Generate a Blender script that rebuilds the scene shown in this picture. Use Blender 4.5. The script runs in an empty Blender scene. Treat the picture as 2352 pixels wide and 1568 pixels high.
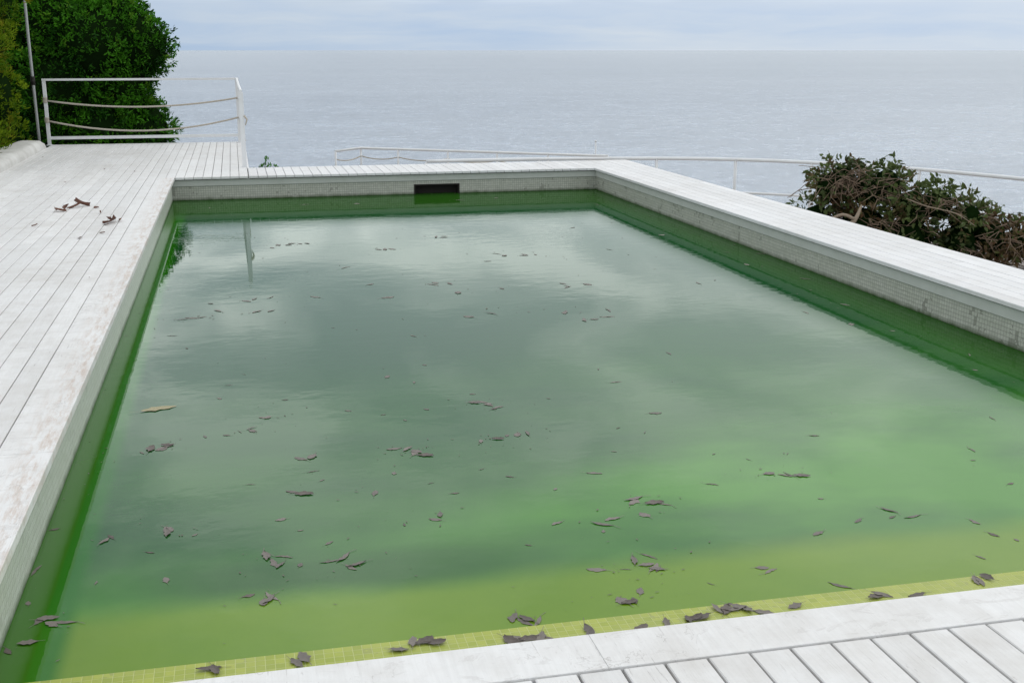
import bpy, math, random
import numpy as np
from mathutils import Vector, Matrix, noise
random.seed(7); rng=np.random.default_rng(11)
S=bpy.context.scene
S.view_settings.view_transform='Standard'; S.view_settings.look='None'; S.view_settings.exposure=0
R=math.radians
# ---------------------------------------------------------------- survey constants (metres, z=0 is the pool water)
EYE=1.9; HEAD=R(13.16); TILT=R(14.0); FPX=2680.0
def on_level(px,py,z=0.0):
    """survey note of the photograph -> place on a horizontal level z"""
    dy=py-784; h=FPX*math.cos(TILT)-math.sin(TILT)*dy; d=FPX*math.sin(TILT)+math.cos(TILT)*dy
    k=(EYE-z)/d; f=h*k; l=(px-1176)*k
    return (f*math.sin(HEAD)+l*math.cos(HEAD), f*math.cos(HEAD)-l*math.sin(HEAD))
def fl(f,l): return (f*math.sin(HEAD)+l*math.cos(HEAD), f*math.cos(HEAD)-l*math.sin(HEAD))
XL,XR,YF,YN=-0.84,4.90,15.77,3.50
XO=5.70
ZD=0.304
# ---------------------------------------------------------------- node helpers
def newmat(name):
    m=bpy.data.materials.new(name); m.use_nodes=True
    nt=m.node_tree; nt.nodes.clear()
    return m,nt
def N(nt,t,**k):
    n=nt.nodes.new(t)
    for a,b in k.items():
        setattr(n,a,b)
    return n
def L(nt,a,b): nt.links.new(a,b)
def math_(nt,op,a,b=None,c=None,clamp=False):
    n=nt.nodes.new('ShaderNodeMath'); n.operation=op; n.use_clamp=clamp
    for i,v in enumerate((a,b,c)):
        if v is None: continue
        if isinstance(v,(int,float)): n.inputs[i].default_value=v
        else: L(nt,v,n.inputs[i])
    return n.outputs[0]
def mix(nt,f,a,b,bt='MIX'):
    n=nt.nodes.new('ShaderNodeMix'); n.data_type='RGBA'; n.blend_type=bt
    for s,v in ((n.inputs[0],f),(n.inputs[6],a),(n.inputs[7],b)):
        if isinstance(v,(int,float)): s.default_value=v
        elif isinstance(v,tuple): s.default_value=(*v,1) if len(v)==3 else v
        else: L(nt,v,s)
    return n.outputs[2]
def noise_(nt,vec,scale,detail=4,rough=.55,dist=0):
    n=N(nt,'ShaderNodeTexNoise'); n.inputs['Scale'].default_value=scale; n.inputs['Detail'].default_value=detail
    n.inputs['Roughness'].default_value=rough; n.inputs['Distortion'].default_value=dist
    if vec is not None: L(nt,vec,n.inputs['Vector'])
    return n.outputs['Fac']
def ramp(nt,f,stops):
    n=nt.nodes.new('ShaderNodeValToRGB'); e=n.color_ramp.elements
    while len(e)<len(stops): e.new(.5)
    for el,(p,c) in zip(e,stops):
        el.position=p; el.color=(c,c,c,1) if isinstance(c,(int,float)) else (*c,1)
    if f is not None: L(nt,f,n.inputs[0])
    return n.outputs[0]
def smooth(nt,x,a,b):
    n=N(nt,'ShaderNodeMapRange'); n.interpolation_type='SMOOTHSTEP'
    n.inputs['From Min'].default_value=a; n.inputs['From Max'].default_value=b; L(nt,x,n.inputs[0]); return n.outputs[0]
def scaled(nt,vec,s,loc=(0,0,0)):
    m=N(nt,'ShaderNodeMapping'); m.inputs['Scale'].default_value=s; m.inputs['Location'].default_value=loc; L(nt,vec,m.inputs['Vector'])
    return m.outputs[0]
def finish(nt,col,rough=.6,height=None,bstr=.3,bdist=.01,spec=.4):
    p=N(nt,'ShaderNodeBsdfPrincipled'); o=N(nt,'ShaderNodeOutputMaterial')
    if isinstance(col,tuple): p.inputs['Base Color'].default_value=(*col,1)
    else: L(nt,col,p.inputs['Base Color'])
    if isinstance(rough,(int,float)): p.inputs['Roughness'].default_value=rough
    else: L(nt,rough,p.inputs['Roughness'])
    p.inputs['Specular IOR Level'].default_value=spec
    if height is not None:
        b=N(nt,'ShaderNodeBump'); b.inputs['Strength'].default_value=bstr; b.inputs['Distance'].default_value=bdist
        L(nt,height,b.inputs['Height']); L(nt,b.outputs[0],p.inputs['Normal'])
    L(nt,p.outputs[0],o.inputs[0]); return p
def pos(nt): return N(nt,'ShaderNodeNewGeometry').outputs['Position']
def attr(nt,name='tint'):
    a=N(nt,'ShaderNodeAttribute'); a.attribute_name=name; return a
# ---------------------------------------------------------------- materials
def paint_wood(name,base=(.80,.80,.80),dirt=.5,dirtside=False):
    m,nt=newmat(name); P=pos(nt)
    grain=noise_(nt,scaled(nt,P,(40,2.2,40)),1.6,6,.6)
    big=noise_(nt,P,1.1,5,.6); mid=noise_(nt,P,7,6,.65)
    t=attr(nt)
    c=mix(nt,t.outputs['Fac'],tuple(b*.90 for b in base),base)
    g=ramp(nt,grain,[(.30,.0),(.62,1.)])
    c=mix(nt,g,mix(nt,.16,c,(.42,.41,.40)),c)
    d=ramp(nt,math_(nt,'ADD',math_(nt,'MULTIPLY',big,.5),math_(nt,'MULTIPLY',mid,.5)),[(.45,0.),(.66,1.)])
    c=mix(nt,math_(nt,'MULTIPLY',d,dirt),c,(.45,.42,.38))
    fl_=ramp(nt,noise_(nt,scaled(nt,P,(26,9,26)),1.5,7,.7),[(.64,0.),(.71,1.)])
    c=mix(nt,math_(nt,'MULTIPLY',fl_,.6*dirt+.15),c,(.27,.24,.22))
    sc=ramp(nt,noise_(nt,scaled(nt,P,(90,5,90)),1.,5,.75),[(.62,0.),(.68,1.)])
    pt=ramp(nt,noise_(nt,P,2.3,4,.6),[(.44,0.),(.60,1.)])
    c=mix(nt,math_(nt,'MULTIPLY',math_(nt,'MULTIPLY',sc,pt),.6*dirt+.2),c,(.22,.2,.19))
    if dirtside:
        s=N(nt,'ShaderNodeSeparateXYZ'); L(nt,P,s.inputs[0])
        e=math_(nt,'SUBTRACT',1.,math_(nt,'MULTIPLY',math_(nt,'ABSOLUTE',math_(nt,'SUBTRACT',s.outputs[0],-0.84)),7.5),clamp=True)
        st=ramp(nt,noise_(nt,scaled(nt,P,(20,3.,10)),1.3,9,.76),[(.46,0.),(.62,1.)])
        e=math_(nt,'MULTIPLY',e,smooth(nt,s.outputs[1],2.9,3.2))
        c=mix(nt,math_(nt,'MULTIPLY',math_(nt,'MULTIPLY',e,st),.70),c,(.45,.325,.24))
        fk=ramp(nt,noise_(nt,scaled(nt,P,(5,11,5),(3,1,0)),1.3,9,.75,.8),[(.57,0.),(.582,1.)])
        c=mix(nt,math_(nt,'MULTIPLY',fk,.26),c,(.45,.43,.41))
        crk=ramp(nt,math_(nt,'ABSOLUTE',math_(nt,'SUBTRACT',noise_(nt,P,3.7,6,.6,.5),.5)),[(.0,1.),(.005,0.)])
        c=mix(nt,math_(nt,'MULTIPLY',math_(nt,'MULTIPLY',crk,pt),.6),c,(.3,.28,.26))
    finish(nt,c,.5,math_(nt,'ADD',grain,math_(nt,'MULTIPLY',mid,.6)),.35,.006,.35)
    return m
M_deck=paint_wood('white_painted_boards',(.765,.765,.762),dirt=.45)
M_lip=paint_wood('stained_white_coping',(.77,.77,.767),.40,True)
M_cop=paint_wood('clean_white_boards',(.765,.77,.78),.34)
def tile_mat(name,ax,col1,col2,grout,pitch=.03,mould=.4,zline=True,lw=.42):
    m,nt=newmat(name); P=pos(nt); s=N(nt,'ShaderNodeSeparateXYZ'); L(nt,P,s.inputs[0])
    u=s.outputs[ax[0]]; v=s.outputs[ax[1]]
    def line(x):
        f=math_(nt,'FRACT',math_(nt,'MULTIPLY',x,1/pitch)); d=math_(nt,'ABSOLUTE',math_(nt,'SUBTRACT',f,.5))
        return ramp(nt,d,[(lw,0.),(lw+.05,1.)])
    g=math_(nt,'MAXIMUM',line(u),line(v))
    fu=math_(nt,'FLOOR',math_(nt,'MULTIPLY',u,1/pitch)); fv=math_(nt,'FLOOR',math_(nt,'MULTIPLY',v,1/pitch))
    cb=N(nt,'ShaderNodeCombineXYZ'); L(nt,fu,cb.inputs[0]); L(nt,fv,cb.inputs[1])
    w=N(nt,'ShaderNodeTexWhiteNoise'); L(nt,cb.outputs[0],w.inputs[0])
    c=mix(nt,w.outputs[0],col1,col2)
    c=mix(nt,g,c,grout)
    mo=math_(nt,'GREATER_THAN',math_(nt,'ADD',math_(nt,'MULTIPLY',w.outputs[0],.25),noise_(nt,P,3.,5,.7)),.79)
    c=mix(nt,math_(nt,'MULTIPLY',mo,mould),c,(.12,.12,.10))
    dn=ramp(nt,noise_(nt,scaled(nt,P,(3,3,12)),2,5,.6),[(.4,0.),(.7,1.)])
    c=mix(nt,math_(nt,'MULTIPLY',dn,mould*.5),c,(.28,.30,.23))
    if zline:
        z=s.outputs[2]
        k=ramp(nt,math_(nt,'ADD',z,math_(nt,'MULTIPLY',noise_(nt,P,9,4,.6),.04)),[(.02,1.),(.06,0.)])
        c=mix(nt,math_(nt,'MULTIPLY',k,.9),c,(.03,.06,.015))
    finish(nt,c,.35,math_(nt,'SUBTRACT',1.,g),.5,.003,.4); return m
M_tx=tile_mat('mosaic_side_wall',(1,2),(.43,.44,.39),(.51,.52,.46),(.22,.23,.20),mould=.6)
M_tl=tile_mat('mosaic_near_side_wall',(1,2),(.50,.53,.47),(.56,.59,.54),(.43,.45,.40),mould=.25)
M_ty=tile_mat('mosaic_end_wall',(0,2),(.43,.44,.39),(.51,.52,.46),(.22,.23,.20),mould=.5)
M_led=tile_mat('algae_mosaic_shelf',(0,1),(.28,.34,.035),(.36,.41,.055),(.50,.55,.20),.031,.25,False,.44)
def simple(name,col,rough=.5,nz=8,amt=.3,col2=None,bump=.2,spec=.4,bd=.01):
    m,nt=newmat(name); P=pos(nt); f=noise_(nt,P,nz,6,.65)
    c=mix(nt,math_(nt,'MULTIPLY',ramp(nt,f,[(.35,0.),(.7,1.)]),amt),col,col2 or tuple(x*.5 for x in col))
    finish(nt,c,rough,f,bump,bd,spec); return m
M_fascia=simple('grey_white_fascia',(.50,.52,.49),.5,6,.35,(.33,.35,.31))
M_dark=simple('dark_recess',(.015,.012,.01),.8)
M_under=simple('painted_gap_shade',(.06,.055,.05),.9)  # shade between and under the deck boards, put into the colour
M_plaster=simple('white_plaster',(.62,.62,.60),.8,3,.6,(.38,.37,.34),.6,.3,.03)
M_rail=simple('white_enamel',(.76,.77,.78),.35,5,.3,(.55,.54,.52),.1)
M_rope=simple('weathered_rope',(.55,.50,.43),.9,90,.6,(.3,.27,.22),.8)
M_pole=simple('galvanised_pole',(.42,.43,.43),.4,12,.3)
M_stone=simple('terrace_paving',(.38,.35,.33),.85,2.5,.6,(.25,.23,.21),.6)
M_rock=simple('rocky_slope',(.22,.20,.16),.95,.9,.8,(.06,.08,.03),1.,.2,.2)
M_bark=simple('grey_bark',(.20,.17,.13),.9,14,.6,(.08,.065,.05),.8)
M_twig=simple('cut_twigs',(.23,.165,.115),.85,9,.7,(.12,.08,.055),.6)
M_log=simple('bare_branch',(.30,.24,.18),.8,12,.6,(.16,.12,.08),.6)
def leaf_mat(name,dark,light,alt,rough=.45,spec=.3):
    m,nt=newmat(name); t=attr(nt)
    s=N(nt,'ShaderNodeSeparateColor'); L(nt,t.outputs['Color'],s.inputs[0])
    c=mix(nt,s.outputs[0],dark,light); c=mix(nt,s.outputs[1],c,alt)
    p=N(nt,'ShaderNodeBsdfPrincipled'); L(nt,c,p.inputs['Base Color']); p.inputs['Roughness'].default_value=rough
    p.inputs['Specular IOR Level'].default_value=spec
    tr=N(nt,'ShaderNodeBsdfTranslucent'); L(nt,c,tr.inputs[0])
    mx=N(nt,'ShaderNodeMixShader'); mx.inputs[0].default_value=.2
    L(nt,p.outputs[0],mx.inputs[1]); L(nt,tr.outputs[0],mx.inputs[2])
    o=N(nt,'ShaderNodeOutputMaterial'); L(nt,mx.outputs[0],o.inputs[0]); return m
M_lf=leaf_mat('glossy_green_leaves',(.008,.044,.004),(.070,.25,.014),(.13,.28,.02),.5,.08)
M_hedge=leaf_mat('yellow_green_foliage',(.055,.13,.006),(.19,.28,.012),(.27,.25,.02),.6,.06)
M_brush=leaf_mat('wilting_leaves',(.022,.038,.012),(.098,.135,.040),(.150,.082,.045),.5,.2)
def dead(name,c1,c2):
    m,nt=newmat(name); o=N(nt,'ShaderNodeTexCoord').outputs['Object']
    oi=N(nt,'ShaderNodeObjectInfo').outputs['Random']
    f=noise_(nt,o,45,6,.7)
    c=mix(nt,ramp(nt,f,[(.3,0.),(.7,1.)]),c1,c2); c=mix(nt,math_(nt,'MULTIPLY',oi,.6),c,tuple(x*1.5 for x in c2))
    finish(nt,c,.5,f,.6,.004,.35); return m
M_dead=dead('dead_leaf_grey',(.090,.080,.070),(.16,.14,.125))
M_deadd=dead('dead_leaf_dark',(.045,.038,.034),(.105,.086,.075))
M_dead2=dead('dead_leaf_brown',(.07,.026,.017),(.15,.065,.038))
M_pale=dead('dead_leaf_pale',(.20,.19,.10),(.28,.25,.15))
def water_mat():
    m,nt=newmat('algae_pool_water'); P=pos(nt); s=N(nt,'ShaderNodeSeparateXYZ'); L(nt,P,s.inputs[0])
    wob=math_(nt,'MULTIPLY',math_(nt,'SUBTRACT',noise_(nt,P,1.4,4,.6),.5),.16)
    y=math_(nt,'ADD',s.outputs[1],wob); x=s.outputs[0]
    deep=mix(nt,noise_(nt,P,.5,4,.5),(.006,.052,.014),(.012,.080,.020))
    cl=ramp(nt,noise_(nt,scaled(nt,P,(.6,1.0,1),(3.1,.4,0)),1.1,4,.55),[(.36,0.),(.62,1.)])
    mid=mix(nt,cl,(.030,.125,.022),(.075,.235,.030))
    shal=mix(nt,noise_(nt,P,1.6,5,.6),(.100,.210,.014),(.175,.275,.022))
    c=mix(nt,smooth(nt,y,3.80,4.05),shal,mid)
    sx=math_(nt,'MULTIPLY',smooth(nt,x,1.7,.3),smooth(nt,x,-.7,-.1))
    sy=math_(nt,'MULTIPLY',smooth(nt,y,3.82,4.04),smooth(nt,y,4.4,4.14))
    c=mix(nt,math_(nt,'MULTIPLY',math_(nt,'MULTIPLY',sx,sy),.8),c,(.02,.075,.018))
    m2=mix(nt,.38,deep,mid)
    yy_=math_(nt,'SUBTRACT',y,math_(nt,'MULTIPLY',smooth(nt,x,.1,3.2),1.2))
    c=mix(nt,smooth(nt,yy_,3.9,4.65),c,m2)
    c=mix(nt,smooth(nt,yy_,4.3,7.6),c,deep)
    xx_=math_(nt,'ADD',x,math_(nt,'MULTIPLY',wob,.15))
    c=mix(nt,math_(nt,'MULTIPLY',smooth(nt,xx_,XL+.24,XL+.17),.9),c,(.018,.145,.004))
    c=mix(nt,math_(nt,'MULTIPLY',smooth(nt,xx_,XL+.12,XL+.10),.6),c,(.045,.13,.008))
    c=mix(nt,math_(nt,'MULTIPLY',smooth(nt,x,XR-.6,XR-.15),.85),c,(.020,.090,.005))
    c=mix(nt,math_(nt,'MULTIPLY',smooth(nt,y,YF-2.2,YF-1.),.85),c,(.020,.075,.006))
    b=N(nt,'ShaderNodeBump'); b.inputs['Strength'].default_value=1.; b.inputs['Distance'].default_value=.0010
    calm=ramp(nt,noise_(nt,scaled(nt,P,(.25,.5,1)),1.,3,.5),[(.40,.3),(.60,1.)])
    hgt=math_(nt,'MULTIPLY',math_(nt,'ADD',noise_(nt,scaled(nt,P,(1,1.6,1)),4.5,3,.5),math_(nt,'MULTIPLY',noise_(nt,P,24,2,.5),.08)),calm)
    L(nt,hgt,b.inputs['Height'])
    df=N(nt,'ShaderNodeBsdfDiffuse'); L(nt,c,df.inputs[0])
    gl=N(nt,'ShaderNodeBsdfGlossy'); gl.inputs['Roughness'].default_value=.010; gl.inputs[0].default_value=(.92,.97,.96,1)
    L(nt,b.outputs[0],gl.inputs['Normal'])
    fr=N(nt,'ShaderNodeFresnel'); fr.inputs[0].default_value=1.345; L(nt,b.outputs[0],fr.inputs[1])
    # mirror dimmed by position near end and side walls, to darken their reflection
    refl_dim=math_(nt,'MAXIMUM',smooth(nt,x,XR-1.0,XR-.55),smooth(nt,y,YF-3.0,YF-2.0))
    fac=math_(nt,'MULTIPLY',fr.outputs[0],math_(nt,'SUBTRACT',1.,math_(nt,'MULTIPLY',refl_dim,.55)))
    mx=N(nt,'ShaderNodeMixShader'); L(nt,fac,mx.inputs[0]); L(nt,df.outputs[0],mx.inputs[1]); L(nt,gl.outputs[0],mx.inputs[2])
    o=N(nt,'ShaderNodeOutputMaterial'); L(nt,mx.outputs[0],o.inputs[0]); return m
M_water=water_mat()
def sea_mat():
    m,nt=newmat('open_sea'); P=pos(nt)
    rip=noise_(nt,scaled(nt,P,(.8,1.,1)),.16,10,.80)
    fine=noise_(nt,scaled(nt,P,(.55,.30,1)),1.,6,.66)
    a2=noise_(nt,scaled(nt,P,(.0012,.004,1)),1.,4,.5)
    a3=noise_(nt,scaled(nt,P,(.010,.022,1)),1.,5,.6)
    f=math_(nt,'ADD',math_(nt,'MULTIPLY',rip,.5),math_(nt,'ADD',math_(nt,'MULTIPLY',fine,.38),math_(nt,'MULTIPLY',a3,.12)))
    c=mix(nt,ramp(nt,f,[(.42,0.),(.58,1.)]),(.030,.055,.105),(.20,.25,.33))
    c=mix(nt,math_(nt,'MULTIPLY',ramp(nt,a2,[(.42,0.),(.62,1.)]),.25),c,(.22,.26,.32))
    df=N(nt,'ShaderNodeBsdfDiffuse'); L(nt,c,df.inputs[0])
    b=N(nt,'ShaderNodeBump'); b.inputs['Strength'].default_value=.85; b.inputs['Distance'].default_value=1.4; L(nt,f,b.inputs['Height'])
    gl=N(nt,'ShaderNodeBsdfGlossy'); gl.inputs['Roughness'].default_value=.26; gl.inputs[0].default_value=(.93,.97,1,1); L(nt,b.outputs[0],gl.inputs['Normal'])
    # towards the horizon the swell is seen edge-on and mirrors a little more of the sky
    ln=N(nt,'ShaderNodeVectorMath'); ln.operation='LENGTH'; L(nt,P,ln.inputs[0])
    far=math_(nt,'ADD',.42,math_(nt,'MULTIPLY',smooth(nt,math_(nt,'LOGARITHM',ln.outputs['Value'],10.),2.4,4.3),.09))
    mx=N(nt,'ShaderNodeMixShader'); L(nt,far,mx.inputs[0])
    L(nt,df.outputs[0],mx.inputs[1]); L(nt,gl.outputs[0],mx.inputs[2])
    o=N(nt,'ShaderNodeOutputMaterial'); L(nt,mx.outputs[0],o.inputs[0]); return m
M_sea=sea_mat()
# ---------------------------------------------------------------- mesh builder
class MB:
    def __init__(s): s.v=[]; s.f=[]; s.t=[]
    def box(s,x0,x1,y0,y1,z0,z1,t=None):
        t=random.random() if t is None else t; b=len(s.v)
        s.v+=[(x0,y0,z0),(x1,y0,z0),(x1,y1,z0),(x0,y1,z0),(x0,y0,z1),(x1,y0,z1),(x1,y1,z1),(x0,y1,z1)]
        s.f+=[tuple(b+i for i in q) for q in ((0,3,2,1),(4,5,6,7),(0,1,5,4),(1,2,6,5),(2,3,7,6),(3,0,4,7))]; s.t+=[t]*8
    def board(s,x0,x1,y0,y1,z0,z1,t=None,c=.004):
        t=random.random() if t is None else t; b=len(s.v)
        s.v+=[(x0,y0,z0),(x1,y0,z0),(x1,y1,z0),(x0,y1,z0),(x0,y0,z1-c),(x1,y0,z1-c),(x1,y1,z1-c),(x0,y1,z1-c),
              (x0+c,y0+c,z1),(x1-c,y0+c,z1),(x1-c,y1-c,z1),(x0+c,y1-c,z1)]
        s.f+=[tuple(b+i for i in q) for q in ((0,3,2,1),(0,1,5,4),(1,2,6,5),(2,3,7,6),(3,0,4,7),(4,5,9,8),(5,6,10,9),(6,7,11,10),(7,4,8,11),(8,9,10,11))]; s.t+=[t]*12
    def tube(s,pts,r,n=8,t=.5,cap=True):
        pts=[Vector(p) for p in pts]; rs=r if isinstance(r,(list,tuple)) else [r]*len(pts); b=len(s.v)
        ref=Vector((0,0,1)) if abs((pts[-1]-pts[0]).normalized().z)<.9 else Vector((1,0,0))
        for i,p in enumerate(pts):
            d=(pts[min(i+1,len(pts)-1)]-pts[max(i-1,0)]).normalized(); a=d.cross(ref).normalized(); c=d.cross(a)
            for k in range(n):
                q=p+(a*math.cos(k*2*math.pi/n)+c*math.sin(k*2*math.pi/n))*rs[i]; s.v.append(tuple(q)); s.t.append(t)
        for i in range(len(pts)-1):
            for k in range(n):
                s.f.append((b+i*n+k,b+i*n+(k+1)%n,b+(i+1)*n+(k+1)%n,b+(i+1)*n+k))
        if cap: s.f.append(tuple(b+k for k in range(n))[::-1]); s.f.append(tuple(b+(len(pts)-1)*n+k for k in range(n)))
    def build(s,name,mat,smooth=False):
        me=bpy.data.meshes.new(name); me.from_pydata(s.v,[],s.f); me.materials.append(mat)
        a=me.attributes.new('tint','FLOAT_COLOR','POINT')
        arr=np.ones((len(s.v),4)); tt=np.array([x if isinstance(x,(tuple,list)) else (x,x,x) for x in s.t]).reshape(-1,3); arr[:,:3]=tt
        a.data.foreach_set('color',arr.ravel())
        if smooth: me.polygons.foreach_set('use_smooth',[True]*len(me.polygons))
        o=bpy.data.objects.new(name,me); S.collection.objects.link(o); return o
def empty(name,loc,label,cat,group=None):
    e=bpy.data.objects.new(name,None); e.location=loc; e.empty_display_size=.3; S.collection.objects.link(e)
    e['label']=label; e['category']=cat
    if group: e['group']=group
    return e
def child(o,par):
    o.parent=par; o.matrix_parent_inverse=Matrix.Translation(-Vector(par.location)); return o
def structure(o,label=None):
    o['kind']='structure'
    if label: o['label']=label
    return o
# ---------------------------------------------------------------- sea and land
mb=MB(); n=48; mb.v.append((0,0,-16)); mb.t.append(0)
rad=[60,400,3000,20000,80000]
for r in rad:
    for k in range(n): mb.v.append((r*math.cos(k*2*math.pi/n),r*math.sin(k*2*math.pi/n),-16)); mb.t.append(0)
for k in range(n): mb.f.append((0,1+k,1+(k+1)%n))
for j in range(len(rad)-1):
    for k in range(n):
        a=1+j*n; mb.f.append((a+k,a+n+k,a+n+(k+1)%n,a+(k+1)%n))
sea=structure(mb.build('sea',M_sea),'calm grey-blue sea reaching the horizon')
rects=[(-60,-1.2,-30,27.0,-.25),(-60,0.0,-30,21.6,-.12),(-60,30,-30,2.4,-.1),(-2,7.6,-30,16.9,-.85),(-2,9.8,-30,12.8,-.85),(2.6,8.2,17,27.5,-1.7),(2.6,4.5,17,29.6,-1.7)]
def land(x,y):
    h=-22
    for a,b,c,d,z in rects:
        dx=max(a-x,0,x-b); dy=max(c-y,0,y-d); q=math.hypot(dx,dy)
        h=max(h,z-.95*q-(.25 if q>0 else 0)*abs(noise.noise(Vector((x*.4,y*.4,0))))*min(q,4)*2)
    return h
mb=MB(); nx,ny=150,120
for j in range(ny+1):
    for i in range(nx+1):
        x=-60+i*.8; y=-30+j*.8; mb.v.append((x,y,land(x,y))); mb.t.append(.5)
for j in range(ny):
    for i in range(nx):
        a=j*(nx+1)+i; mb.f.append((a,a+1,a+nx+2,a+nx+1))
structure(mb.build('terrain',M_rock),'rocky scrub slope falling to the sea')
def slab(name,poly,z,th,mat):
    mb=MB(); k=len(poly)
    for (x,y) in poly: mb.v.append((x,y,z)); mb.t.append(.5)
    for (x,y) in poly: mb.v.append((x,y,z-th)); mb.t.append(.5)
    mb.f.append(tuple(range(k))); mb.f.append(tuple(range(2*k-1,k-1,-1)))
    for i in range(k): mb.f.append((i,i+k,(i+1)%k+k,(i+1)%k))
    return mb.build(name,mat)
rail2=[(2.77,17.5),(4.5,17.45),(6.3,17.15),(7.41,16.7),(8.31,15.98),(9.3,14.7),(10.2,12.4),(10.5,11.0),(10.6,9.5),(10.6,6.5)]
t1=[(5.0,2.6),(10.9,2.6),(10.9,9.5),(10.8,11.6),(10.4,13.0),(9.5,14.9),(8.5,16.2),(7.5,16.95),(6.4,17.45),(4.5,17.7),(.3,17.75),(.3,15.9),(5.0,15.9)]
structure(slab('terrace',t1,-.72,.6,M_stone),'grey stone paved terrace beside the pool')
structure(slab('terrace',[(2.2,18.5),(8.4,18.5),(8.9,26.5),(3.1,30.7),(2.2,29.8)],-1.55,.8,M_stone),'lower stone paved terrace above the sea')
# ---------------------------------------------------------------- pool
pool=empty('swimming_pool',(2,9,0),'neglected rectangular swimming pool lined with mosaic tiles','swimming pool')
def P_(mb,name,mat,smooth=False,label=None):
    o=child(mb.build(name,mat,smooth),pool)
    if label: o['label']=label
    return o
ZT=.185
mb=MB(); mb.box(XR,XR+.1,2.9,YF+.12,-1.5,ZT); P_(mb,'wall',M_tx,label='side wall of grimy pale mosaic tiles')
mb=MB(); mb.box(XL-.1,XL,2.9,YF+.12,-1.5,ZT+.085); P_(mb,'wall',M_tl,label='side wall of smooth whitish tiles')
SX0,SX1,SZ=2.32,2.95,.135
mb=MB(); mb.box(XL,SX0,YF,YF+.12,-1.5,ZT); mb.box(SX1,XR,YF,YF+.12,-1.5,ZT); mb.box(SX0,SX1,YF+.0005,YF+.12,SZ,ZT-.0005); P_(mb,'wall',M_ty,label='end wall of pale tiles with skimmer opening')
mb=MB(); mb.box(SX0,SX1,YF+.11,YF+.118,-.3,SZ); mb.box(SX0+.001,SX0+.02,YF-.006,YF+.1,-.3,SZ); mb.box(SX1-.02,SX1-.001,YF-.006,YF+.1,-.3,SZ)
mb.box(SX0+.02,SX1-.02,YF-.006,YF+.1,SZ-.018,SZ-.001); P_(mb,'skimmer_opening',M_dark)
mb=MB(); mb.box(XL,XR,2.9,YN,-.3,.006); P_(mb,'entry_shelf',M_led,label='yellow-green algae covered tiled shelf')
mb=MB(); mb.box(XL-.1,XR+.1,2.78,2.9,-1.5,ZD-.04); mb.box(XR+.1,XO-.06,2.9,16.75,-1.2,ZD-.036); mb.box(.0,XR+.1,YF+.12,16.75,-1.2,ZD-.036); mb.box(XL,0,YF+.12,16.75,-.3,ZD-.036)
P_(mb,'shell',M_plaster)
mb=MB(); mb.box(XL-.1,XR+.1,2.78,YF+.1,-1.6,-1.5); P_(mb,'floor',M_tl)
mb=MB(); mb.box(XR-.012,XR+.1,2.9,YF+.1,ZT,ZD-.042); mb.box(XL,XR-.012,YF-.012,YF+.12,ZT,ZD-.042); P_(mb,'fascia',M_fascia)
def boards(mb,x0,x1,y0,y1,z,pitch=.118,lens=(2.2,4.2),gap=.006,th=.03):
    n=max(1,round((x1-x0)/pitch)); p=(x1-x0)/n
    for i in range(n):
        y=y0; first=True
        while y<y1-.01:
            ln=random.uniform(*lens)*(random.random() if first else 1)+.3; first=False
            ye=min(y+ln,y1); 
            if y1-ye<.4: ye=y1
            dz=random.uniform(-.0012,.0012); g2=gap*random.uniform(.7,1.2)
            mb.board(x0+i*p+g2/2,x0+(i+1)*p-g2/2,y,ye-(.004 if ye<y1 else 0),z-th,z+dz,c=.003); y=ye
mb=MB(); boards(mb,4.86,XO,2.86,15.72,ZD)
P_(mb,'coping',M_cop,label='white painted board coping along the side')
mb=MB(); boards(mb,.14,XO,15.724,16.85,ZD,.118,(9,10)); P_(mb,'coping',M_cop,label='white painted board coping along the end')
mb=MB()
y=2.0
while y<15.7:
    ye=min(y+random.uniform(2.2,3.2),15.72); mb.board(-1.02,-.80,y,ye-.0015,ZD-.035,ZD+.003,.7+random.random()*.2,.003); y=ye
P_(mb,'coping',M_lip,label='white coping strip stained brown with dirt')
mb=MB(); x=-.796
for xe in (.89,3.6,6.5):
    mb.board(x,xe-.0008,2.67,2.86,ZD-.035,ZD+.003,.75,.0012); x=xe
P_(mb,'coping',M_lip,label='flaking white painted coping strip')
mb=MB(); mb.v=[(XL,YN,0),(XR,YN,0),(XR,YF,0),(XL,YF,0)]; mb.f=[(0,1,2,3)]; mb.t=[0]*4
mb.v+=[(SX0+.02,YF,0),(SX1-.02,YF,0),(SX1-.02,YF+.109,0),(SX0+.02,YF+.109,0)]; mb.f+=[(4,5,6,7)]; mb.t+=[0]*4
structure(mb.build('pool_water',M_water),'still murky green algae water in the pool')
# ---------------------------------------------------------------- deck
mb=MB()
boards(mb,-3.12,-1.024,-2.5,21.8,ZD)
boards(mb,-1.024,.13,15.724,21.8,ZD)
boards(mb,-1.024,7.5,-2.5,2.665,ZD,.122,(5,7),.009)
deck=structure(mb.build('deck',M_deck),'weathered white painted wooden plank deck')
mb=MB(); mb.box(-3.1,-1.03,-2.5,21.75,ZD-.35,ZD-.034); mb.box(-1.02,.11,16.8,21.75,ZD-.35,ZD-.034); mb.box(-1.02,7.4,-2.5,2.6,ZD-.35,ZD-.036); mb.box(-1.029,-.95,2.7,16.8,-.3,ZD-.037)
structure(mb.build('deck_base',M_under),'underlay coloured dark as shade beneath the deck boards')
mb=MB(); mb.box(.131,.155,16.86,21.8,ZD-.3,ZD-.002); mb.box(-3.1,.155,21.801,21.825,ZD-.3,ZD-.002)
structure(mb.build('deck_edge',M_cop),'white edge board of the deck')
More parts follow.
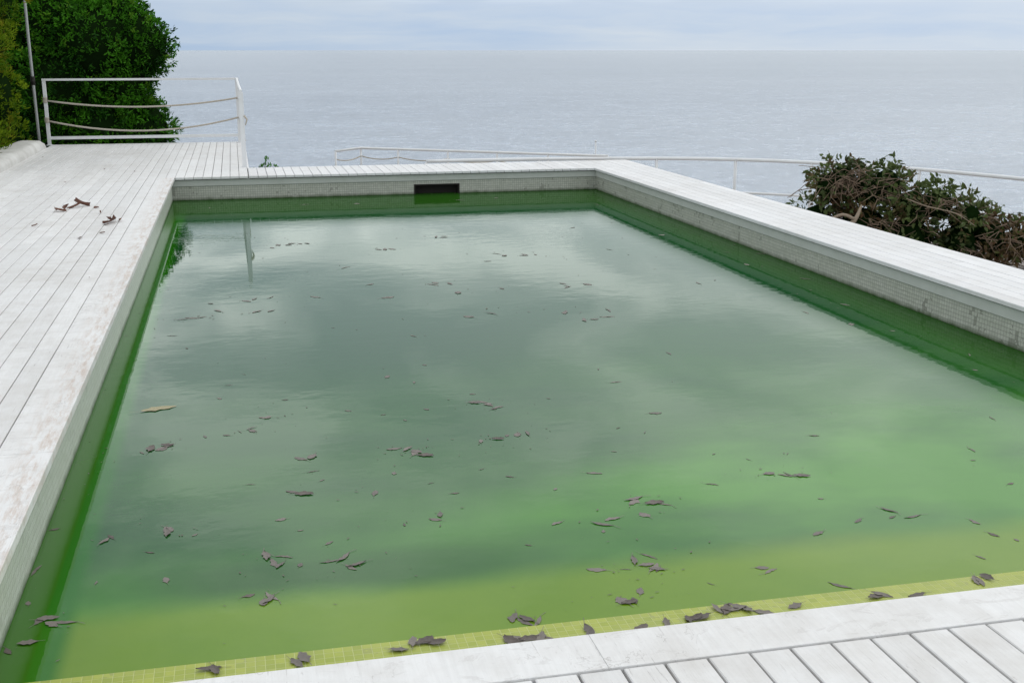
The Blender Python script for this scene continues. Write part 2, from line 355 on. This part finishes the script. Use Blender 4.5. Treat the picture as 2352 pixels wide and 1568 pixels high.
# ---------------------------------------------------------------- whitewashed kerb wall
mb=MB(); m_=18; ys=np.arange(-2,21.25,.16)
for y in ys:
    for k in range(m_+1):
        a=math.pi*k/m_; q=noise.noise(Vector((math.cos(a)*.8,y*1.3,2)))*.04
        w=.24+q; hh=.20+noise.noise(Vector((5,y*.9,k*.2)))*.03+noise.noise(Vector((k*.5,y*3,1)))*.012
        endf=min(1,(ys[-1]-y)/.3+.35)
        mb.v.append((-3.35+math.copysign(abs(math.cos(a))**.45,math.cos(a))*w,y,ZD-.06+ (abs(math.sin(a))**.42)*hh*endf)); mb.t.append(.5)
for j in range(len(ys)-1):
    for k in range(m_):
        a=j*(m_+1)+k; mb.f.append((a,a+m_+1,a+m_+2,a+1))
b=(len(ys)-1)*(m_+1); mb.f.append(tuple(b+k for k in range(m_+1)))
o=mb.build('low_wall',M_plaster,True); o['label']='low rounded whitewashed masonry wall beside the deck'; o['category']='wall'
# ---------------------------------------------------------------- railings
def sag(a,b,s,n=14):
    return [tuple(Vector(a).lerp(Vector(b),i/n)-Vector((0,0,4*s*(i/n)*(1-i/n)))) for i in range(n+1)]
ra=empty('railing',(.1,21.7,ZD),'white metal railing with two sagging ropes at deck end','railing')
ZR=ZD+1.09
def rp(par,x,y,z0,z1,r=.022,name='post'):
    mb=MB(); mb.tube([(x,y,z0),(x,y,z1)],r,10); mb.tube([(x,y,z0),(x,y,z0+.012)],r*2.2,10); return child(mb.build(name,M_rail,True),par)
def sqpost(par,x,y,z0,z1,r=.027):
    mb=MB(); mb.board(x-r,x+r,y-r,y+r,z0,z1); mb.box(x-.05,x+.05,y-.05,y+.05,z0,z0+.01); return child(mb.build('post',M_rail),par)
xa,xb,yy=-3.14,.07,21.68
sqpost(ra,xa,yy,ZD,ZR-.001); sqpost(ra,xb,yy,ZD,ZR-.001,.028); sqpost(ra,xb+.03,16.98,ZD-.02,ZR-.06,.03)
mb=MB(); mb.box(xa-.03,xb+.03,yy-.03,yy+.03,ZR,ZR+.035)
mb.tube([(xb,yy-.03,ZR+.016),(xb+.015,19.3,ZR-.03),(xb+.03,16.95,ZR-.045)],.022,8); child(mb.build('top_rail',M_rail),ra)
mb=MB(); mb.box(xa+.026,xb-.026,yy-.022,yy+.022,ZD+.10,ZD+.15); child(mb.build('bottom_rail',M_rail),ra)
for k,(z,s) in enumerate([(ZD+.76,.13),(ZD+.42,.20)]):
    mb=MB(); mb.tube(sag((xa,yy-.03,z),(xb,yy-.03,z+.02),s),.015,7)
    for q in (-.02,.0,.02,.04): mb.tube([(xa-.035,yy-.04,z+q),(xa+.035,yy-.04,z+q)],.018,6)
    child(mb.build('rope',M_rope,True),ra)
    mb=MB(); mb.tube(sag((xb+.03,yy,z),(xb+.06,16.98,z-.05),s*.6),.011,7)
    if k==0: mb.tube([(xb+.06,16.95,z-.05),(xb+.095,16.93,z-.10),(xb+.07,16.93,z-.18)],[.016,.014,.008],6)
    child(mb.build('rope',M_rope,True),ra)
rb=empty('railing',(6.3,17.1,-.72),'white tubular railing following the curved terrace edge','railing')
def spline(pts,n=6):
    out=[]; P=[Vector(p) for p in pts]
    for i in range(len(P)-1):
        p0=P[max(i-1,0)];p1=P[i];p2=P[i+1];p3=P[min(i+2,len(P)-1)]
        for k in range(n):
            t=k/n; out.append(.5*((2*p1)+(p2-p0)*t+(2*p0-5*p1+4*p2-p3)*t*t+(3*p1-p0-3*p2+p3)*t**3))
    out.append(P[-1]); return out
for z,r,nm in ((.283,.026,'top_rail'),(-.22,.018,'middle_rail')):
    mb=MB(); mb.tube([tuple(q) for q in spline([(x,y,z) for x,y in rail2])],r,8); child(mb.build(nm,M_rail,True),rb)
for (x,y) in rail2: rp(rb,x,y,-.72,.27,.022)
rc=empty('railing',(5,29,-1.55),'distant white railing with ropes on a lower terrace','railing')
r1=[(2.4,29.6),(3.12,30.45),(4.0,29.85),(5.15,29.1),(6.25,28.35),(7.35,27.6),(8.6,26.75)]
for z,r,nm in ((-.54,.03,'top_rail'),(-1.30,.024,'bottom_rail')):
    mb=MB(); mb.tube([(x,y,z) for x,y in r1],r,8); child(mb.build(nm,M_rail,True),rc)
for (x,y) in r1: rp(rc,x,y,-1.55,-.55,.026)
for z in (-.74,-1.0):
    mb=MB()
    for a,b_ in zip(r1[:-1],r1[1:]): mb.tube(sag((*a,z),(*b_,z),.07,8),.015,6)
    child(mb.build('rope',M_rope,True),rc)
x,y=8.35,26.95
mb=MB(); mb.tube([(x,y,-1.55),(x,y,-.2)],.018,8); mb.tube([(x,y,-1.55),(x,y,-1.5)],.05,8); mb.tube([(x,y,-.22),(x,y,-.18)],.025,8)
o=mb.build('upright_post',M_rail,True); o['label']='thin white upright post beside the lower railing'; o['category']='post'
pe=empty('pole',(-3.27,21.5,.2),'tall thin grey metal pole beside the hedge','pole')
mb=MB(); mb.tube([(-3.27,21.5,.0),(-3.29,21.5,2.0),(-3.3,21.5,6)],[.025,.024,.018],10); child(mb.build('shaft',M_pole,True),pe)
mb=MB(); mb.tube([(-3.285,21.5,1.33),(-3.285,21.5,1.47)],.036,10); mb.tube([(-3.285,21.5,1.4),(-3.285,21.42,1.4)],.02,8); child(mb.build('clamp',M_dark,True),pe)
# ---------------------------------------------------------------- foliage
def leaves(name,C,D,Lh,Wd,tint,mat):
    n=len(C); D=D/np.linalg.norm(D,axis=1,keepdims=True)
    rnd=rng.normal(size=(n,3)); A=np.cross(D,rnd); A/=np.linalg.norm(A,axis=1,keepdims=True); U=np.cross(A,D)
    Lh=Lh[:,None]; Wd=Wd[:,None]
    v=np.stack([C,C+D*Lh*.35+A*Wd*.5+U*Wd*.18,C+D*Lh*.72+A*Wd*.38+U*Wd*.12-U*Lh*.04,C+D*Lh-U*Lh*.14,C+D*Lh*.72-A*Wd*.38+U*Wd*.12-U*Lh*.04,C+D*Lh*.35-A*Wd*.5+U*Wd*.18,C+D*Lh*.5],1)
    idx=np.arange(n)[:,None]*7
    f=np.concatenate([idx+np.array([[0,1,6,5]]) ,idx+np.array([[1,2,3,6]]),idx+np.array([[6,3,4,5]])],1).reshape(-1,4)
    me=bpy.data.meshes.new(name); nv=n*7; nf=len(f)
    me.vertices.add(nv); me.vertices.foreach_set('co',v.reshape(-1)); me.loops.add(nf*4); me.loops.foreach_set('vertex_index',f.ravel().astype(np.int32))
    me.polygons.add(nf); me.polygons.foreach_set('loop_start',np.arange(nf,dtype=np.int32)*4); me.polygons.foreach_set('loop_total',np.full(nf,4,dtype=np.int32))
    me.update(); me.validate(); me.materials.append(mat)
    a=me.attributes.new('tint','FLOAT_COLOR','POINT'); col=np.ones((nv,4)); col[:,:3]=np.repeat(tint,7,0); a.data.foreach_set('color',col.ravel())
    o=bpy.data.objects.new(name,me); S.collection.objects.link(o); return o
def rdir(n):
    d=rng.normal(size=(n,3)); return d/np.linalg.norm(d,axis=1,keepdims=True)
def lobed(lobes,per,k,ll,lw,spread,up=.3,altp=.05,jit=.13,gaps=0.):
    """sprigs over the skin of overlapping lobes; each sprig is a fan of leaves"""
    C=[];D=[];T=[]
    for (x,y,z,r) in lobes:
        n=int(per*r*r)
        d=rdir(n); rr=r*(1+jit*1.2*np.array([noise.noise(Vector(q*2.2+np.array([x,y,z]))) for q in d])+rng.uniform(-.18,.07,n)*jit/.13)
        c=np.array([x,y,z])+d*rr[:,None]
        for ci,di in zip(c,d):
            inside=False
            for (a,b_,cc,r2) in lobes:
                if (a,b_,cc)!=(x,y,z) and np.linalg.norm(ci-np.array([a,b_,cc]))<r2*.8: inside=True;break
            if inside: continue
            if gaps and noise.noise(Vector(ci*3.1+np.array([9,2,5])))<-.5+gaps: continue
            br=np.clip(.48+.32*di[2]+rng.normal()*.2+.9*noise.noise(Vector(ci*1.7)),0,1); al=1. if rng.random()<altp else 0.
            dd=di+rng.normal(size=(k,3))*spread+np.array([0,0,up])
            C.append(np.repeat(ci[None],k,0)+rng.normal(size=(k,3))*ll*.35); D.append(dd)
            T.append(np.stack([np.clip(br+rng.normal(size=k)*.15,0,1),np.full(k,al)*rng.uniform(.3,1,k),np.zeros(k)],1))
    C=np.concatenate(C);D=np.concatenate(D);T=np.concatenate(T);n=len(C)
    return C,D,ll*rng.uniform(.7,1.25,n),lw*rng.uniform(.8,1.2,n),T
M_core=simple('foliage_shade_core',(.008,.020,.005),1.,6,.5,spec=0)  # near-black lumps: inner shade of the foliage put into the colour
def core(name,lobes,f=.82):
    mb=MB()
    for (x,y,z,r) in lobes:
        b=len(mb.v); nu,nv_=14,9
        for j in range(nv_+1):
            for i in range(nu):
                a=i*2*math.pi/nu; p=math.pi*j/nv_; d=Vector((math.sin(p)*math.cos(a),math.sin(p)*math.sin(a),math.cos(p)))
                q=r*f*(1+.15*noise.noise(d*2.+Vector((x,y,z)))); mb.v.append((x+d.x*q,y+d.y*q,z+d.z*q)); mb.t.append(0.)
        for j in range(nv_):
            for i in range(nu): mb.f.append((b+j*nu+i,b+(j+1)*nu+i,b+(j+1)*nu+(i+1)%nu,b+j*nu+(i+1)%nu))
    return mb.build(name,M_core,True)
sh=[]
for (l,z,r,df) in [(-8.35,2.45,.85,0),(-7.80,1.95,.78,-.1),(-8.10,1.25,.68,-.3),(-8.10,.8,.68,-.3),(-7.85,.25,.76,-.1),(-9.2,2.4,1.1,-.1),(-9.1,1.1,1.15,-.3),(-9.3,.3,1.0,-.2),(-9.2,2.75,.8,0),(-10.0,3.0,1.1,.2),(-10.4,1.5,1.2,.1),(-8.5,2.0,.95,-.5),(-8.5,.3,.9,-.5),(-10.6,.4,1.,0)]:
    x,y=fl(24.9+df,l); sh.append((x,y,z,r))
se=empty('shrub',(-2.4,26,-.2),'large dense glossy green shrub beyond the deck railing','shrub')
child(core('crown',sh,.84),se)['label']='dark core coloured as shade inside the crown'
child(leaves('foliage',*lobed(sh,760,11,.088,.032,.75,.3,.05,.16),M_lf),se)
mb=MB()
for i in range(5):
    x0,y0=-2.4+random.uniform(-.6,.6),26+random.uniform(-.3,.3)
    mb.tube([(x0,y0,-.4),(x0+random.uniform(-.3,.3),y0,.6),(x0+random.uniform(-.6,.6),y0+random.uniform(-.4,.4),1.8)],[.09,.07,.03],8)
child(mb.build('trunk',M_bark,True),se)
hd=[]
for y in np.arange(17.6,21.7,.75):
    for z in (.4,1.2,2.0,2.75): hd.append((-4.10+random.uniform(-.12,.12),y+random.uniform(-.1,.1),z,random.uniform(.55,.70)))
he=empty('hedge',(-4.2,19.6,.0),'tall yellow-green conifer hedge behind the low wall','hedge')
child(core('crown',hd,.80),he)['label']='dark core coloured as shade inside the hedge'
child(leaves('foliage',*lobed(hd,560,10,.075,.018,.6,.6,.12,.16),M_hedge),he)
mb=MB()
for y in np.arange(17.8,21.6,1.1): mb.tube([(-4.2,y,-.3),(-4.2+random.uniform(-.1,.1),y,1.5),(-4.2,y,2.6)],[.06,.05,.02],8)
child(mb.build('trunk',M_bark,True),he)
pl=[(.42,17.9,.04,.24),(.68,17.95,-.03,.2)]
q=empty('plant',(.5,17.9,-.5),'small green plant behind the pool corner','plant')
child(core('crown',pl,.7),q); child(leaves('foliage',*lobed(pl,600,8,.05,.022,.7),M_lf),q)
mb=MB(); mb.tube([(.5,17.9,-1.),(.45,17.9,0)],[.03,.015],6); child(mb.build('stem',M_bark,True),q)
# ---- brush pile of cut branches
bp=empty('brush_pile',(8.0,12.8,-.72),'heap of cut leafy branches and wilting greenery','brush pile')
bl=[]; FB=14.2
def bpl(px,f,z,r):
    k=(FB+(f-13)*.5)/f; f2=f*k; x,y=fl(f2,(px-1176)/2763*f2); bl.append((x,y,EYE-(EYE-z)*k,r*k))
for a in [(1930,13.4,.38,.27),(1955,13.3,.50,.22),(2060,13.2,.45,.24),(2015,13.3,.36,.3),(1900,13.6,-.04,.31),(2010,13.3,-.10,.44),(2125,13.0,.18,.34),(2185,12.8,.26,.26),(2120,12.9,-.15,.42),
          (2255,12.8,.09,.29),(2315,12.8,-.06,.27),(2240,12.8,-.18,.34),(2380,12.9,-.17,.22),(2340,12.9,-.24,.21),(2455,12.9,-.28,.22),(1960,13.4,-.42,.4),(2150,12.9,-.45,.3)]: bpl(*a)
child(core('crown',bl,.60),bp)['label']='dark core coloured as shade inside the heap'
C,D,l1,w1,T=lobed(bl,1080,7,.080,.038,.9,-.5,.22,.30,.22)
bn=np.array([noise.noise(Vector(c*1.3)) for c in C])
brown=(C[:,2]<.06+.4*bn)&((C[:,0]<7.5)|(C[:,0]>8.6))
T[:,1]=np.where(brown&(rng.random(len(C))<.75),rng.uniform(.4,1,len(C)),T[:,1]*.8)
child(leaves('foliage',C,D,l1,w1,T,M_brush),bp)
mb=MB()
for i in range(480):
    x,y,z,r=random.choice(bl if i%3 else [b for b in bl if b[0]<7.6]); d=Vector(rdir(1)[0]); d.z=abs(d.z)*.5-.1; p=Vector((x,y,z))+d*r*.5
    if i%2: d=Vector((random.uniform(-.5,.5),-1,random.uniform(-.3,.4))).normalized(); p=Vector((x,y,z))+d*r*.95
    ln=random.uniform(.2,.45); e=p+(d*.3 if i%2 else d)*ln+Vector((random.uniform(-.25,.25),random.uniform(-.1,.1),random.uniform(-.2,.06))); mid=(p+e)/2+Vector((random.uniform(-.1,.1),random.uniform(-.1,.1),random.uniform(0,.1)))
    mb.tube([tuple(p),tuple(mid),tuple(e)],[.007,.005,.003],5)
    if random.random()<.6: mb.tube([tuple(mid),tuple(mid+Vector((random.uniform(-.18,.18),random.uniform(-.1,.1),random.uniform(-.1,.1))))],[.005,.002],4)
for i in range(130):
    px=random.uniform(2100,2400); f=random.uniform(14.2,14.8); x,y=fl(f,(px-1176)/2763*f); a=random.uniform(0,6.28); ln=random.uniform(.2,.5); z=-.70+random.random()**2*.4
    mb.tube([(x,y,z),(x+math.cos(a)*ln*.5,y+math.sin(a)*ln*.5,z+random.uniform(0,.1)),(x+math.cos(a)*ln,y+math.sin(a)*ln,z+random.uniform(-.01,.08))],[.009,.007,.003],5)
child(mb.build('twigs',M_twig,True),bp)
def br(pts,rs):
    mb=MB(); P3=[]
    for (px,f,z) in pts: x,y=fl(f,(px-1176)/2763*f); P3.append((x,y,z))
    mb.tube([tuple(v) for v in spline(P3,4)],list(np.interp(np.linspace(0,1,(len(P3)-1)*4+1),np.linspace(0,1,len(rs)),rs)),8)
    child(mb.build('branch',M_log,True),bp)
br([(1880,13.6,-.50),(1915,13.65,-.30),(1955,13.7,-.16),(1990,13.7,-.05),(2005,13.8,.12)],[.035,.035,.032,.028,.012])
br([(1935,13.65,-.02),(1962,13.65,.03),(1990,13.7,-.03)],[.014,.018,.020])
br([(2110,13.8,.2),(2160,13.7,.12),(2230,13.6,.05),(2280,13.6,-.1)],[.006,.007,.006,.003])
# ---------------------------------------------------------------- fallen leaves
def dead_leaf(name,L_,W_,curl,twist,mat,seed):
    rs=random.Random(seed); nu,nv=9,5; v=[];f=[]
    for i in range(nu):
        t=i/(nu-1); w=W_*(math.sin(math.pi*min(1,t*.93+.04))**.9)*(1+.16*math.sin(seed+i*2.1)+rs.uniform(-.12,.12)); off=rs.uniform(-.08,.08)*W_
        for j in range(nv):
            s=(j/(nv-1)-.5)
            x=(t-.5)*L_+rs.uniform(-.03,.03)*L_; y=s*w+math.sin(t*2.5)*twist*W_*.3+off
            z=curl*L_*(abs(s)*abs(s)*1.3+(t-.5)**2*.6)*(1 if s>0 else .5)+rs.uniform(-.0008,.0008)
            v.append((x,y,z))
    for i in range(nu-1):
        for j in range(nv-1):
            a=i*nv+j; f.append((a,a+1,a+nv+1,a+nv))
    b=len(v)
    v+=[(-L_*.5,-.001,.001),(-L_*.5,.001,.001),(-L_*.85,.001+twist*.006,.002),(-L_*.85,-.001+twist*.006,.002)]; f.append((b,b+1,b+2,b+3))
    me=bpy.data.meshes.new(name); me.from_pydata(v,[],f); me.materials.append(mat); me.polygons.foreach_set('use_smooth',[True]*len(f)); return me
flat=[dead_leaf('fallen_leaf',.080,.030,.015,.6,M_dead,1),dead_leaf('fallen_leaf',.070,.034,.02,-.5,M_dead,2),dead_leaf('fallen_leaf',.095,.018,.015,1.6,M_dead,3),
     dead_leaf('fallen_leaf',.065,.038,.01,.1,M_dead,4),dead_leaf('fallen_leaf',.085,.014,.02,2.2,M_dead,5),dead_leaf('fallen_leaf',.076,.028,.03,-.8,M_dead,6),dead_leaf('fallen_leaf',.055,.020,.01,-.8,M_deadd,7)]
curled=[dead_leaf('fallen_leaf',.080,.034,.10,.6,M_deadd,1),dead_leaf('fallen_leaf',.075,.038,.14,-.5,M_deadd,2),dead_leaf('fallen_leaf',.09,.026,.08,.9,M_dead,3),dead_leaf('fallen_leaf',.08,.034,.07,.3,M_dead,8)]
brn=[dead_leaf('fallen_leaf',.085,.032,.35,.9,M_dead2,3),dead_leaf('fallen_leaf',.08,.026,.5,1.3,M_dead2,5),dead_leaf('fallen_leaf',.07,.04,.25,-.7,M_dead2,12)]
big=dead_leaf('fallen_leaf',.17,.08,.45,.9,M_dead2,9); big2=dead_leaf('fallen_leaf',.15,.07,.7,-1.4,M_dead2,4); pale=dead_leaf('fallen_leaf',.19,.075,.03,.5,M_pale,8)
def put(me,x,y,z,sc,label,grp,tilt=.12):
    o=bpy.data.objects.new('fallen_leaf',me); o.location=(x,y,z); o.rotation_euler=(random.gauss(0,tilt),random.gauss(0,tilt),random.uniform(0,6.28)); o.scale=(sc,sc*random.uniform(.7,1.2),sc)
    o['label']=label; o['category']='leaf'; o['group']=grp; S.collection.objects.link(o)
WL='flat grey-brown dead leaf floating on the green water'; G1='dead leaves floating on the pool'
single="640,563 690,560 870,573 1020,543 1230,585 1120,600 1400,573 1315,523 795,615 850,653 1000,650 1305,660 1350,653 1605,650 1850,718 565,692 620,683 725,682 590,716 440,730 890,683 1395,713 1365,733 1300,718 765,753 820,757 395,771 950,771 430,800 975,838 890,865 1375,848 950,878 1535,812 1415,878 560,860 525,885 505,915 655,918 800,943 655,955 880,952 980,940 1085,905 930,965 1260,915 1505,948 550,992 520,1000 470,1003 325,1040 1165,1000 1420,983 1480,993 1870,1000 1410,1037 1640,1043 2280,960 2230,1033 2235,1057 720,1083 905,1087 1105,1077 1365,1087 1720,1055 1810,1042 2320,1110 575,1113 740,1103 990,1110 1045,1132 860,1132 1170,1095 1275,1123 1635,1113 1480,1182 1885,1145 645,1193 930,1205 1280,1202 1387,1220 1970,1195 2050,1188 2095,1185 2240,1198 2283,1227 2335,1240 447,1228 690,1218 345,1268 757,1247 1213,1252 1880,1225 2252,1280 690,1297 1437,1308 1370,1307 1750,1303 1772,1312 220,1338 380,1332 1633,1340 1930,1343 85,1310 125,1215 65,1385 480,478 700,470 940,462 1140,455 1370,470 820,468 1055,460 1670,580 1750,583 1715,608 1520,540 1940,700 1955,745 2050,760 2225,815 1850,640 2240,850"
multi="640,563 690,560 870,573 1020,543 1165,583 1230,585 1100,668 1350,653 1000,650 1145,717 590,716 440,730 1365,733 565,692 1125,930 1150,935 1100,925 620,957 590,985 385,1020 350,1027 930,1030 955,1035 975,1045 1200,993 1135,1010 700,1050 1775,1090 1825,1087 685,1135 1480,1147 1505,1153 1005,1187 1393,1198 2060,1172 375,1218 235,1235 625,1278 660,1287 785,1280 810,1300 1460,1280 1485,1297 1505,1302 590,1370 615,1382 1455,1365 1468,1380 110,1420 125,1434 1200,1425 1225,1435 40,1480"
for s in single.split():
    a,b_=map(float,s.split(',')); x,y=on_level(a,b_)
    sc=random.choice((.4,.55,.75,.95)) if b_>750 else random.uniform(.8,1.5)
    put(random.choice(flat),x,y,.0014,sc,WL,G1,.004)
for s in multi.split():
    a,b_=map(float,s.split(',')); x,y=on_level(a,b_); far=b_<900
    for k in range(2): put(random.choice(flat if (k==0 or far) else flat+curled),x+random.gauss(0,.13 if far else .03),y+random.gauss(0,.05 if far else .022),.0016+k*.0015,random.uniform(.75,1.1)*(1.3 if far else 1),WL,G1,.012)
x,y=on_level(365,940); put(pale,x,y,.003,1,'large pale yellowish dead leaf floating on the water',G1,.01)
for s in "480,1533 495,1537 700,1508 680,1522 915,1490 950,1472 975,1470 1000,1473 1175,1469 1195,1467 1215,1465 1240,1464 1255,1466 1350,1450 1470,1442 1530,1430 1580,1421 1595,1418 1612,1415 1650,1398 1672,1399 1685,1396 1697,1394 1715,1396 1755,1405 1825,1390 2010,1368 2025,1366 2105,1365 2265,1325 2250,1335 2240,1332".split():
    a,b_=map(float,s.split(',')); x,y=on_level(a,b_,.01); put(random.choice(curled),x,y,.011,random.uniform(.75,1.05),'dark curled dead leaf resting on the tiled shelf','dead leaves on the tiled shelf',.09)
# uncountable crumbs of leaf, seeds and petals drifting on the surface
mb=MB()
anch=[on_level(*map(float,s.split(','))) for s in multi.split()]
for i in range(560):
    if i%4==0: x,y=random.uniform(XL+.1,XR-.1),YN+.1+(YF-YN-.2)*random.random()**.7
    elif i%4<3:
        ax,ay=random.choice(anch); x,y=ax+random.gauss(0,.14),ay+random.gauss(0,.10)
    else:
        q=random.random()
        x,y=(XR-abs(random.gauss(0,.25)),random.uniform(5,YF)) if q<.4 else ((random.uniform(XL,XR),YF-abs(random.gauss(0,.9))) if q<.8 else (XL+abs(random.gauss(0,.10)),random.uniform(3.6,9)))
    if not(XL+.02<x<XR-.02 and YN+.03<y<YF-.03): continue
    a=random.uniform(0,6.28); l=random.uniform(.003,.012)*(1.7 if y>8 else 1); w=l*random.uniform(.15,.4); b=len(mb.v)
    for (u,v_) in ((-l,0),(-l*.2,w),(l,w*.2),(l*.1,-w)):
        mb.v.append((x+u*math.cos(a)-v_*math.sin(a),y+u*math.sin(a)+v_*math.cos(a),.0028+random.random()*.001)); mb.t.append(.5)
    mb.f.append((b,b+1,b+2,b+3))
M_crumb=simple('leaf_crumbs',(.15,.135,.11),.7,3,.6,(.09,.075,.06))
o=mb.build('leaf_crumbs',M_crumb); o['kind']='stuff'; o['label']='tiny brown crumbs of leaf drifting on the pool'; o['category']='leaf litter'
DL='brown dry dead leaf lying on the white deck'; G2='dead leaves on the deck'
for k,(a,b_) in enumerate([(140,486),(155,481),(172,478),(188,473),(248,514),(262,511)]):
    x,y=on_level(a,b_,ZD); put(big if k%2==0 else big2,x,y,ZD+.014,random.uniform(.8,1.15),'large crumpled dark brown dead leaf lying on the white deck',G2,.25)
for s in "222,478 232,490 265,506 245,518 185,548 235,537 80,520 275,508 130,485 98,362 240,390 310,395 205,640 150,420".split():
    a,b_=map(float,s.split(',')); x,y=on_level(a,b_,ZD); put(random.choice(brn),x,y,ZD+.008,random.uniform(.6,1.2) if 440<b_<560 else random.uniform(.25,.6),DL,G2,.2)
# ---------------------------------------------------------------- sky and light
W=bpy.data.worlds.new('World'); S.world=W; W.use_nodes=True; nt=W.node_tree; nt.nodes.clear()
SUN_EL=R(48); SUN_AZ=R(13.16+42)   # clockwise from +Y
tc=N(nt,'ShaderNodeTexCoord'); g=tc.outputs['Generated']; s=N(nt,'ShaderNodeSeparateXYZ'); L(nt,g,s.inputs[0])
z=math_(nt,'MAXIMUM',s.outputs[2],0.0)
base=ramp(nt,z,[(0.,(.45,.58,.76)),(.018,(.37,.53,.77)),(.05,(.56,.66,.80)),(.12,(.84,.90,.95)),(.3,(.90,.94,.97)),(.55,(.74,.77,.81)),(1.,(.76,.77,.79))])
k=math_(nt,'DIVIDE',1.,math_(nt,'ADD',z,.07))
vm=N(nt,'ShaderNodeVectorMath'); vm.operation='SCALE'; L(nt,g,vm.inputs[0]); L(nt,k,vm.inputs['Scale'])
cf=noise_(nt,scaled(nt,vm.outputs[0],(1,.85,0),(5.3,1.7,0)),1.5,7,.54,.6)
cl=ramp(nt,cf,[(.38,0.),(.50,.40),(.60,1.)])
col=mix(nt,cl,mix(nt,.56,base,(.37,.46,.56)),mix(nt,.75,base,(1.7,1.72,1.7)))
bw=noise_(nt,scaled(nt,g,(5,5,30)),1.,4,.6)
bv=N(nt,'ShaderNodeVectorMath'); bv.operation='ADD'; L(nt,scaled(nt,g,(3.5,3.5,36),(1,3,.6)),bv.inputs[0])
cbv=N(nt,'ShaderNodeCombineXYZ'); L(nt,math_(nt,'MULTIPLY',bw,1.2),cbv.inputs[2]); L(nt,cbv.outputs[0],bv.inputs[1])
bf=noise_(nt,bv.outputs[0],1.,6,.55)
band=mix(nt,ramp(nt,bf,[(.40,0.),(.70,1.)]),base,(.60,.69,.79))
hi=N(nt,'ShaderNodeMapRange'); hi.inputs['From Min'].default_value=.035; hi.inputs['From Max'].default_value=.10; L(nt,z,hi.inputs[0])
col=mix(nt,hi.outputs[0],band,col)
dn=N(nt,'ShaderNodeVectorMath'); dn.operation='DOT_PRODUCT'; L(nt,g,dn.inputs[0]); dn.inputs[1].default_value=(math.sin(SUN_AZ)*.95,math.cos(SUN_AZ)*.95,0.3)
gl=ramp(nt,dn.outputs['Value'],[(.50,0.),(1.,1.)])
lift=math_(nt,'MULTIPLY',gl,math_(nt,'ADD',.20,math_(nt,'MULTIPLY',smooth(nt,z,.02,.3),.47)))
col=mix(nt,lift,col,(1.35,1.35,1.3))
b1=N(nt,'ShaderNodeBackground'); L(nt,col,b1.inputs[0]); b1.inputs[1].default_value=1.0
sk=N(nt,'ShaderNodeTexSky'); sk.sky_type='NISHITA'; sk.sun_disc=False; sk.sun_elevation=SUN_EL; sk.sun_rotation=SUN_AZ; sk.dust_density=2
b2=N(nt,'ShaderNodeBackground'); L(nt,sk.outputs[0],b2.inputs[0]); b2.inputs[1].default_value=.08
mx=N(nt,'ShaderNodeMixShader'); mx.inputs[0].default_value=.08; L(nt,b1.outputs[0],mx.inputs[1]); L(nt,b2.outputs[0],mx.inputs[2])
o=N(nt,'ShaderNodeOutputWorld'); L(nt,mx.outputs[0],o.inputs[0])
sd=bpy.data.lights.new('sun','SUN'); sd.energy=.55; sd.angle=R(20); sd.color=(1,.97,.92); so=bpy.data.objects.new('sun',sd); S.collection.objects.link(so)
dv=Vector((math.sin(SUN_AZ)*math.cos(SUN_EL),math.cos(SUN_AZ)*math.cos(SUN_EL),math.sin(SUN_EL)))
so.rotation_euler=dv.to_track_quat('Z','Y').to_euler(); so.location=(0,0,30)
# ---------------------------------------------------------------- camera
cd=bpy.data.cameras.new('camera'); cd.lens=FPX/2352*36; cd.sensor_width=36; cd.clip_end=200000; cd.clip_start=.05
co=bpy.data.objects.new('camera',cd); co.location=(0,0,EYE); co.rotation_euler=(math.pi/2-TILT,0,-HEAD); S.collection.objects.link(co); S.camera=co
